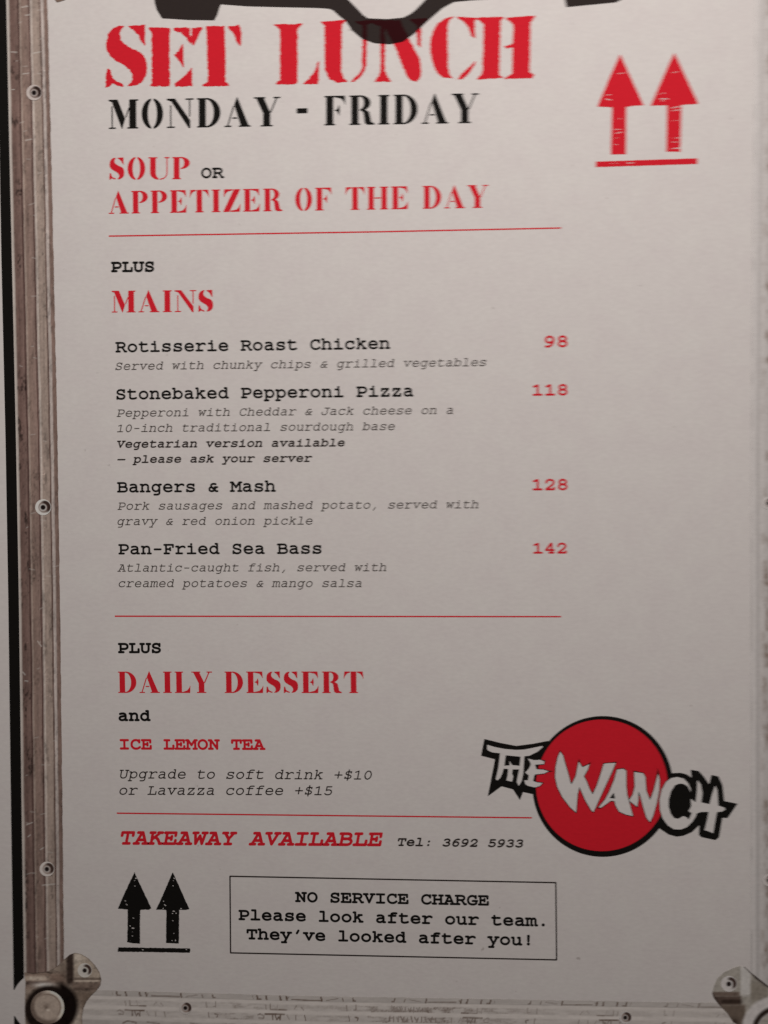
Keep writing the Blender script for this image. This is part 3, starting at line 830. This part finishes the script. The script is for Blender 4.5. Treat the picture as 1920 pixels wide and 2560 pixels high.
HEAD += [q2(p) for p in (
    [(12, 105), (100, 98), (192, 88), (160, 122), (155, 470), (172, 520), (202, 545), (130, 550), (70, 522), (40, 462), (35, 132)],
    [(262, 104), (300, 100), (400, 95), (346, 125), (341, 400), (331, 460), (300, 507), (250, 547), (232, 545), (290, 490), (315, 440), (318, 128)],
    [(405, 542), (440, 502), (452, 470), (450, 135), (345, 97), (440, 95), (590, 95), (690, 290), (737, 380), (747, 480), (737, 525), (710, 542), (668, 530), (638, 490), (560, 290), (480, 140), (478, 470), (492, 502), (522, 542)],
    [(668, 86), (802, 78), (762, 110), (747, 130), (744, 292), (722, 268), (720, 130), (690, 108)],
    [(985, 65), (930, 80), (880, 110), (840, 170), (820, 250), (820, 330), (840, 420), (870, 480), (910, 510), (988, 522), (960, 495), (945, 450), (942, 140), (955, 95)],
    [(1020, 68), (1145, 75), (1147, 220), (1125, 205), (1105, 150), (1070, 107)],
    [(1022, 527), (1060, 480), (1110, 440), (1152, 398), (1132, 440), (1100, 482), (1060, 522)],
    [(1140, 75), (1362, 68), (1335, 97), (1325, 498), (1352, 515), (1163, 527), (1205, 490), (1215, 120), (1178, 88)],
    [(1378, 75), (1592, 58), (1556, 110), (1550, 478), (1588, 500), (1570, 517), (1372, 522), (1425, 490), (1435, 120)],
    [(1368, 286), (1437, 264), (1437, 288), (1390, 297)])]


def rough(X, Y, f, a=2.2, s=5.0, seed=70):
    return f + (vnoise(X / s, Y / s, seed) - .40) * a + .9 + (vnoise(X / 2.2, Y / 2.2, seed + 1) - .5) * a * .9 - np.clip((vnoise(X / 2.5, Y / 3.5, seed + 2) - .86) * 30, 0, 5) * (f < 5)


X, Y = grid(258, 28, 1348, 222, 1.25)
hf = np.full(X.shape, -99.0)
for p in HEAD:
    xs = [a for a, b in p]; i0 = np.searchsorted(X[0], min(xs) - 8); i1 = np.searchsorted(X[0], max(xs) + 8)
    hf[:, i0:i1] = np.maximum(hf[:, i0:i1], poly(X[:, i0:i1], Y[:, i0:i1], p))
hf = rough(X, Y, hf)
Print().field(X, Y, hf, M_RED, 1).build('headline', menu, 'rough red stencil headline reading SET LUNCH')

# charcoal emblem overprinting the top of the headline
EMB = [[(372, -140), (383, -20), (387, 8), (392, 25), (405, 46), (440, 48), (470, 50), (536, 51), (544, 36), (548, 22), (552, 11), (620, 16), (700, 18), (793, 20), (822, 22), (833, 26), (848, 40), (864, 52), (880, 76), (905, 97), (935, 108), (975, 111), (1009, 104), (1036, 84), (1070, 52), (1107, 20), (1135, 5), (1180, 1), (1300, -6), (1404, -10), (1412, 0), (1416, 18), (1540, 6), (1556, -2), (1580, -140), (1430, -140), (1404, -70), (1200, -66), (1100, -34), (1064, -1), (1040, 24), (1026, 35), (1009, 44), (969, 48), (920, 46), (908, 38), (895, 24), (868, -3), (800, -60), (560, -64), (530, -140)]]
X, Y = grid(360, -130, 1590, 118, 2.0)
ef = poly(X, Y, EMB[0])
emb = Print().field(X, Y, ef, M_OVER, 2).build('emblem_overprint', menu, 'charcoal emblem overlapping the top of the red headline')
X, Y = grid(840, 36, 1110, 118, 1.25)
hf2 = U_(*[poly(X, Y, p) for p in HEAD[12:18]])
Print().field(X, Y, np.minimum(rough(X, Y, hf2), poly(X, Y, EMB[0])), M_MAROON, 3).build('dark_overlap', emb, 'dark maroon overlap where emblem crosses red letters')

# ------------------------------------------------------------------ headings
stencil(Print(), 'MONDAY - FRIDAY', (272, 322), (1197, 307), 72, M_BLACK, space=520).build('subheading', menu, 'black stencil line reading MONDAY - FRIDAY')
p = stencil(Print(), 'SOUP', (273.6, 449), (474.6, 447.5), 54.5, M_RED)
typed(p, 'OR', (502.6, 446), (561, 445.5), M_BLACK, 112)
p.build('course_heading', menu, 'red SOUP with small black OR')
stencil(Print(), 'APPETIZER OF THE DAY', (272, 534.3), (1220.7, 519), 55.5, M_RED).build('course_heading', menu, 'red stencil line reading APPETIZER OF THE DAY')
typed(Print(), 'PLUS', (277.5, 681), (385.5, 680), M_BLACK, 128, hs=1.0).build('connecting_word', menu, 'black word PLUS above MAINS')
stencil(Print(), 'MAINS', (279.6, 781), (533, 779), 53.5, M_RED).build('course_heading', menu, 'red stencil heading MAINS')
typed(Print(), 'PLUS', (295, 1633.2), (402.6, 1633.2), M_BLACK, 128, hs=1.0).build('connecting_word', menu, 'black word PLUS above DAILY DESSERT')
stencil(Print(), 'DAILY DESSERT', (295.7, 1731.8), (909, 1732.2), 52.5, M_RED).build('course_heading', menu, 'red stencil heading DAILY DESSERT')
typed(Print(), 'and', (296.5, 1803), (377, 1803), M_BLACK, 128, hs=1.0).build('connecting_word', menu, 'black word and below DAILY DESSERT')
typed(Print(), 'ICE LEMON TEA', (299.6, 1874), (664, 1875), M_RED, 124, hs=1.0).build('drink_heading', menu, 'red typed line ICE LEMON TEA')

IT = 0.20


def item(name, n0, n1, lines, price, pa, pb):
    o = typed(Print(), name, n0, n1, M_BLACK, 107, hs=0.97).build('dish_name', menu, 'black dish name ' + name)
    pr = Print()
    for t, a, b, m, wt in lines: typed(pr, t, a, b, m, wt, IT)
    pr.build('dish_description', o)
    typed(Print(), price, pa, pb, M_RED, 104).build('price', o, 'red price ' + price)


item('Rotisserie Roast Chicken', (288.5, 881.5), (976, 872.5),
     [('Served with chunky chips & grilled vegetables', (288.5, 925.3), (1216, 915.3), M_GREY, 70)], '98', (1362, 869), (1419, 868))
item('Stonebaked Pepperoni Pizza', (291, 999.5), (1034, 991.5),
     [('Pepperoni with Cheddar & Jack cheese on a', (291.7, 1042.3), (1132.5, 1035), M_GREY, 70),
      ('10-inch traditional sourdough base', (292.7, 1080.5), (987, 1075.3), M_GREY, 70),
      ('Vegetarian version available', (292.7, 1120), (862, 1116.3), M_SOFT, 110),
      ('\u2013 please ask your server', (293.5, 1158), (781, 1155), M_SOFT, 110)], '118', (1331.5, 989.5), (1419, 988.7))
item('Bangers & Mash', (292.5, 1231.5), (690, 1229.5),
     [('Pork sausages and mashed potato, served with', (294, 1274.7), (1196, 1270.7), M_GREY, 70),
      ('gravy & red onion pickle', (294, 1313), (781.5, 1311.5), M_GREY, 70)], '128', (1331.5, 1226), (1419, 1225.6))
item('Pan-Fried Sea Bass', (296, 1386.3), (804, 1384.8),
     [('Atlantic-caught fish, served with', (293.5, 1429.2), (966, 1428), M_GREY, 70),
      ('creamed potatoes & mango salsa', (297, 1468), (904, 1467.8), M_GREY, 70)], '142', (1333, 1384.3), (1417, 1384))

p = typed(Print(), 'Upgrade to soft drink +$10', (299.8, 1946), (930, 1949), M_SOFT, 76, IT)
typed(p, 'or Lavazza coffee +$15', (298.8, 1987), (831.5, 1988), M_SOFT, 76, IT)
p.build('drink_note', menu, 'black slanted note on drink upgrades and coffee')
typed(Print(), 'TAKEAWAY AVAILABLE', (302.2, 2111.8), (957.5, 2115.8), M_RED, 120, IT, hs=1.0).build('takeaway_line', menu, 'bold red slanted TAKEAWAY AVAILABLE')
typed(Print(), 'Tel: 3692 5933', (994.3, 2115), (1308, 2119), M_SOFT, 116, IT).build('telephone_line', menu, 'black slanted telephone number')


def rule(a, b, wpx, m, name, parent, label=None, mid=None):
    pts = [a, mid, b] if mid else [a, b]
    P = [(x, y - wpx / 2) for x, y in pts] + [(x, y + wpx / 2) for x, y in pts[::-1]]
    return Print().px(np.array(P, float), [tuple(range(len(P)))], m, 1).build(name, parent, label)


rule((272, 590.3), (1402.7, 570), 3.4, M_RED, 'rule_line', menu, 'red rule below the appetizer heading', (940, 579.6))
rule((287, 1540.4), (1403, 1541.6), 3.4, M_RED, 'rule_line', menu, 'red rule below the main dishes')
rule((292, 2032.8), (1330, 2044.4), 3.4, M_RED, 'rule_line', menu, 'red rule above the takeaway line')

# ------------------------------------------------------------------ notice box
TL, TR, BR, BL_ = (575, 2190.5), (1389.5, 2206.5), (1391.5, 2399.5), (576.5, 2382)
X, Y = grid(568, 2184, 1398, 2406, 1.5)
Fd = line(X, Y, [TL, TR, BR, BL_, TL], 3.5)
nb = Print().field(X, Y, Fd, M_SOFT, 1).build('notice_box', menu, 'thin black outlined box at the bottom')
typed(Print(), 'NO SERVICE CHARGE', (737.2, 2255.3), (1222.5, 2264.3), M_BLACK, 122, hs=0.98).build('notice_line', nb)
typed(Print(), 'Please look after our team.', (596, 2300.4), (1362, 2316.6), M_BLACK, 122, hs=0.98).build('notice_line', nb)
typed(Print(), "They've looked after you!", (616.2, 2348.5), (1325, 2364.4), M_BLACK, 122, hs=0.98).build('notice_line', nb)


# ------------------------------------------------------------------ this-way-up arrows
def arrows(o0, sc, a1, a2, bar, specks, m, label, seed, amp):
    T = lambda pts: [(o0[0] + a * sc, o0[1] + b * sc) for a, b in pts]

    def shape(pts, rnd=0.0):
        pp = T(pts); xs = [a for a, b in pp]; ys = [b for a, b in pp]
        X, Y = grid(min(xs) - 3, min(ys) - 3, max(xs) + 3, max(ys) + 3, .9)
        f = poly(X, Y, pp) + (vnoise(X / 4, Y / 4, seed) - .5) * amp + rnd
        for (sx, sy, ex, ey, wd) in specks:
            (ax, ay), (bx, by) = T([(sx, sy), (ex, ey)])
            hole = line(X, Y, [(ax, ay), (bx, by)], wd * sc * .8) + (vnoise(X / 1.6, Y / 1.6, seed + 3) - .5) * 1.6
            f = np.minimum(f, -hole)
        return Print().field(X, Y, f, m, 1)
    o = shape(bar).build('upright_arrows', menu, label)
    shape(a1).build('arrow', o); shape(a2).build('arrow', o)


arrows((280, 2150), 0.13261,
       [(425, 228), (470, 330), (560, 520), (640, 690), (742, 910), (700, 935), (535, 938), (528, 1240), (530, 1575), (400, 1570), (285, 1550), (295, 1200), (295, 932), (110, 915), (230, 640)],
       [(1145, 228), (1280, 520), (1350, 680), (1462, 925), (1400, 940), (1268, 940), (1262, 1575), (1120, 1570), (1020, 1560), (1022, 1200), (1025, 940), (830, 935), (950, 680)],
       [(125, 1645), (1470, 1665), (1482, 1700), (1465, 1747), (108, 1727), (110, 1680)],
       [(450, 340, 456, 344, 26), (425, 385, 430, 388, 12), (432, 485, 434, 487, 20), (250, 768, 253, 770, 22), (265, 830, 285, 845, 16), (395, 1090, 412, 1096, 14), (340, 1240, 350, 1244, 18), (405, 1238, 425, 1244, 12), (380, 1278, 410, 1284, 24), (385, 1355, 388, 1360, 14), (380, 1430, 395, 1442, 16), (345, 1515, 360, 1520, 12), (530, 1020, 550, 1024, 16),
        (1172, 342, 1178, 346, 26), (1150, 385, 1160, 388, 12), (1152, 485, 1156, 490, 22), (970, 775, 974, 778, 22), (990, 840, 1015, 860, 18), (965, 910, 968, 912, 16), (1150, 962, 1180, 964, 24), (1130, 1004, 1145, 1006, 14), (1205, 1002, 1212, 1006, 20), (1140, 1140, 1155, 1146, 14), (1165, 1380, 1168, 1384, 20), (1135, 1516, 1140, 1518, 16), (1197, 1512, 1202, 1518, 26), (1300, 910, 1306, 914, 16), (570, 1690, 590, 1692, 12), (1395, 1688, 1410, 1690, 12)],
       M_BLACK, 'black pair of upright arrows over a bar', 81, 1.0)
arrows((1450, 110), 0.19289,
       [(520, 130), (825, 795), (700, 800), (600, 818), (595, 1430), (400, 1433), (415, 820), (225, 812), (380, 440)],
       [(1222, 112), (1535, 775), (1315, 790), (1300, 1398), (1118, 1395), (1128, 795), (915, 800), (1080, 420)],
       [(205, 1525), (1520, 1482), (1522, 1555), (205, 1597)],
       [(500, 385, 590, 370, 9), (330, 665, 400, 655, 8), (340, 715, 400, 725, 14), (460, 975, 545, 965, 7), (440, 1108, 550, 1105, 10), (455, 1160, 540, 1142, 14), (440, 1225, 500, 1215, 6), (445, 1300, 490, 1306, 8),
        (1195, 372, 1280, 358, 8), (1015, 652, 1095, 635, 8), (1035, 712, 1140, 712, 13), (1060, 738, 1090, 730, 10), (1185, 830, 1300, 808, 13), (1180, 868, 1300, 850, 9), (1185, 998, 1265, 990, 6), (1195, 1222, 1290, 1215, 8), (1190, 1272, 1280, 1268, 6), (1220, 1355, 1300, 1345, 16), (1180, 1360, 1200, 1350, 6), (390, 1548, 500, 1545, 5), (610, 1542, 700, 1540, 9)],
       M_RED, 'red pair of upright arrows over a bar', 85, .8)

# ------------------------------------------------------------------ round logo
a1 = 0.20494
l1 = lambda pts: [(1180 + a * a1, 1770 + b * a1) for a, b in pts]
a2 = 0.217
l2 = lambda pts: [(1500 + a * a2, 1770 + b * a2) for a, b in pts]
back_the = l1([(150, 376), (345, 425), (540, 462), (740, 436), (930, 400), (1000, 500), (900, 1000), (735, 1050), (622, 1025), (585, 1125), (500, 992), (360, 955), (192, 1078), (280, 625), (110, 582)])
back_ch = l2([(700, 780), (840, 750), (930, 746), (1000, 765), (1055, 802), (1043, 710), (1138, 726), (1197, 790), (1257, 880), (1283, 770), (1365, 788), (1412, 890), (1432, 1072), (1585, 1102), (1470, 1268), (1410, 1265), (1372, 1490), (1330, 1522), (1165, 1487), (1138, 1460), (1143, 1350), (1060, 1430), (960, 1472), (880, 1482), (790, 1457), (690, 1392), (640, 1300)])
THE = [l1(p) for p in (
    [(185, 447), (280, 475), (400, 498), (540, 510), (640, 505), (740, 485), (858, 460), (862, 476), (800, 530), (700, 580), (637, 587), (624, 800), (605, 890), (570, 950), (545, 900), (557, 830), (577, 740), (592, 592), (410, 575), (395, 690), (372, 790), (345, 850), (310, 882), (288, 866), (305, 800), (322, 720), (342, 550), (250, 540), (200, 520), (183, 500)],
    [(455, 643), (490, 695), (578, 703), (578, 747), (495, 747), (487, 800), (502, 830), (487, 897), (418, 880), (430, 840), (442, 742), (383, 737), (383, 703), (460, 698)],
    [(680, 615), (760, 635), (830, 630), (882, 650), (877, 682), (800, 687), (768, 690), (785, 745), (870, 750), (932, 770), (880, 797), (770, 807), (755, 830), (745, 890), (790, 905), (858, 913), (830, 947), (770, 967), (680, 947), (650, 925), (638, 880), (682, 880), (692, 820), (648, 785), (692, 740), (717, 690), (710, 660)])]
WAN = [
    l1([(1075, 530), (1110, 580), (1130, 660), (1170, 790), (1203, 915), (1215, 928), (1265, 830), (1300, 652), (1345, 722), (1432, 683), (1410, 750), (1363, 830), (1400, 900), (1430, 980), (1470, 1052), (1520, 950), (1570, 800), (1607, 678), (1660, 672), (1752, 668), (1700, 790), (1620, 960), (1480, 1268), (1450, 1240), (1380, 1120), (1310, 958), (1287, 1050), (1269, 1272), (1200, 1212), (1100, 1082), (1040, 960), (1014, 840), (1020, 720), (1045, 600)]),
    l2([(195, 707), (268, 698), (300, 722), (301, 900), (312, 1000), (342, 1110), (377, 1243), (300, 1226), (220, 1192), (180, 1122), (165, 1067), (120, 1067), (60, 1112), (5, 1150), (-15, 1140), (60, 1050), (110, 955), (165, 820)]),
    l2([(393, 735), (495, 750), (520, 790), (531, 950), (575, 1062), (620, 940), (650, 820), (668, 755), (685, 820), (680, 950), (650, 1100), (610, 1240), (575, 1312), (535, 1262), (500, 1150), (460, 1000), (440, 950), (441, 1050), (427, 1137), (333, 1062), (375, 1000), (400, 900)]),
    l2([(1047, 972), (1010, 900), (960, 872), (910, 868), (860, 890), (815, 960), (790, 1050), (788, 1130), (810, 1210), (850, 1265), (900, 1275), (960, 1242), (1000, 1260), (1020, 1287), (1062, 1195), (1116, 1200), (1100, 1250), (1060, 1310), (1000, 1370), (930, 1398), (850, 1395), (780, 1350), (720, 1270), (690, 1170), (685, 1050), (710, 940), (760, 850), (820, 805), (890, 793), (960, 810), (1010, 860), (1040, 920)]),
    l2([(1120, 828), (1160, 880), (1178, 980), (1165, 1085), (1260, 1107), (1290, 990), (1325, 888), (1350, 950), (1356, 1060), (1361, 1122), (1430, 1145), (1442, 1165), (1410, 1190), (1345, 1197), (1325, 1300), (1302, 1442), (1255, 1420), (1203, 1405), (1230, 1300), (1250, 1195), (1165, 1195), (1115, 1212), (1060, 1212), (1018, 1185), (1050, 1130), (1044, 1045), (1100, 1085), (1115, 960)])]
X, Y = grid(1195, 1785, 1850, 2148, 1.3)
bf = U_(176 - np.hypot(X - 1507, Y - 1966), poly(X, Y, back_the), poly(X, Y, back_ch))
logo = Print().field(X, Y, bf, M_BLACK, 1).build('logo', menu, 'round red and black logo reading THE WANCH')
X, Y = grid(1335, 1795, 1675, 2132, 1.3)
Print().field(X, Y, 164.5 - np.hypot(X - 1504.5, Y - 1963.2), M_RED, 2).build('red_disc', logo)


def letters(polys, spikes, x0, x1, y0, y1, holes, label):
    X, Y = grid(x0, y0, x1, y1, .9)
    f = U_(*[poly(X, Y, p) for p in polys])
    pr = Print()
    out = U_(f + 1.9, *[poly(X, Y, s) for s in spikes])
    pr.field(X, Y, out, M_BLACK, 3)
    for h in holes: f = np.minimum(f, -poly(X, Y, h))
    pr.field(X, Y, f, M_WHITE, 4)
    return pr.build('logo_lettering', logo, label)


letters(THE, [l1([(900, 760), (1005, 768), (900, 785)]), l1([(830, 900), (880, 912), (830, 945)]), l1([(860, 630), (900, 640), (870, 690)])], 1208, 1395, 1855, 1975, [], 'white brush letters THE')
letters(WAN, [l2([(640, 820), (666, 685), (692, 820)]), l2([(150, 620), (195, 618), (165, 680)]), l1([(1065, 560), (1077, 502), (1092, 560)]), l1([(1290, 680), (1305, 605), (1320, 680)]), l1([(1400, 690), (1452, 652), (1420, 740)]), l1([(1545, 1195), (1590, 1180), (1560, 1225), (1520, 1222)]), l2([(355, 1200), (392, 1250), (340, 1240)]), l2([(380, 720), (440, 728), (400, 770)])],
        1375, 1825, 1865, 2095, [l2([(160, 972), (172, 1042), (108, 1036)])], 'white brush letters WANCH')

scn.cycles.use_denoising = False
scn.cycles.max_bounces = 4
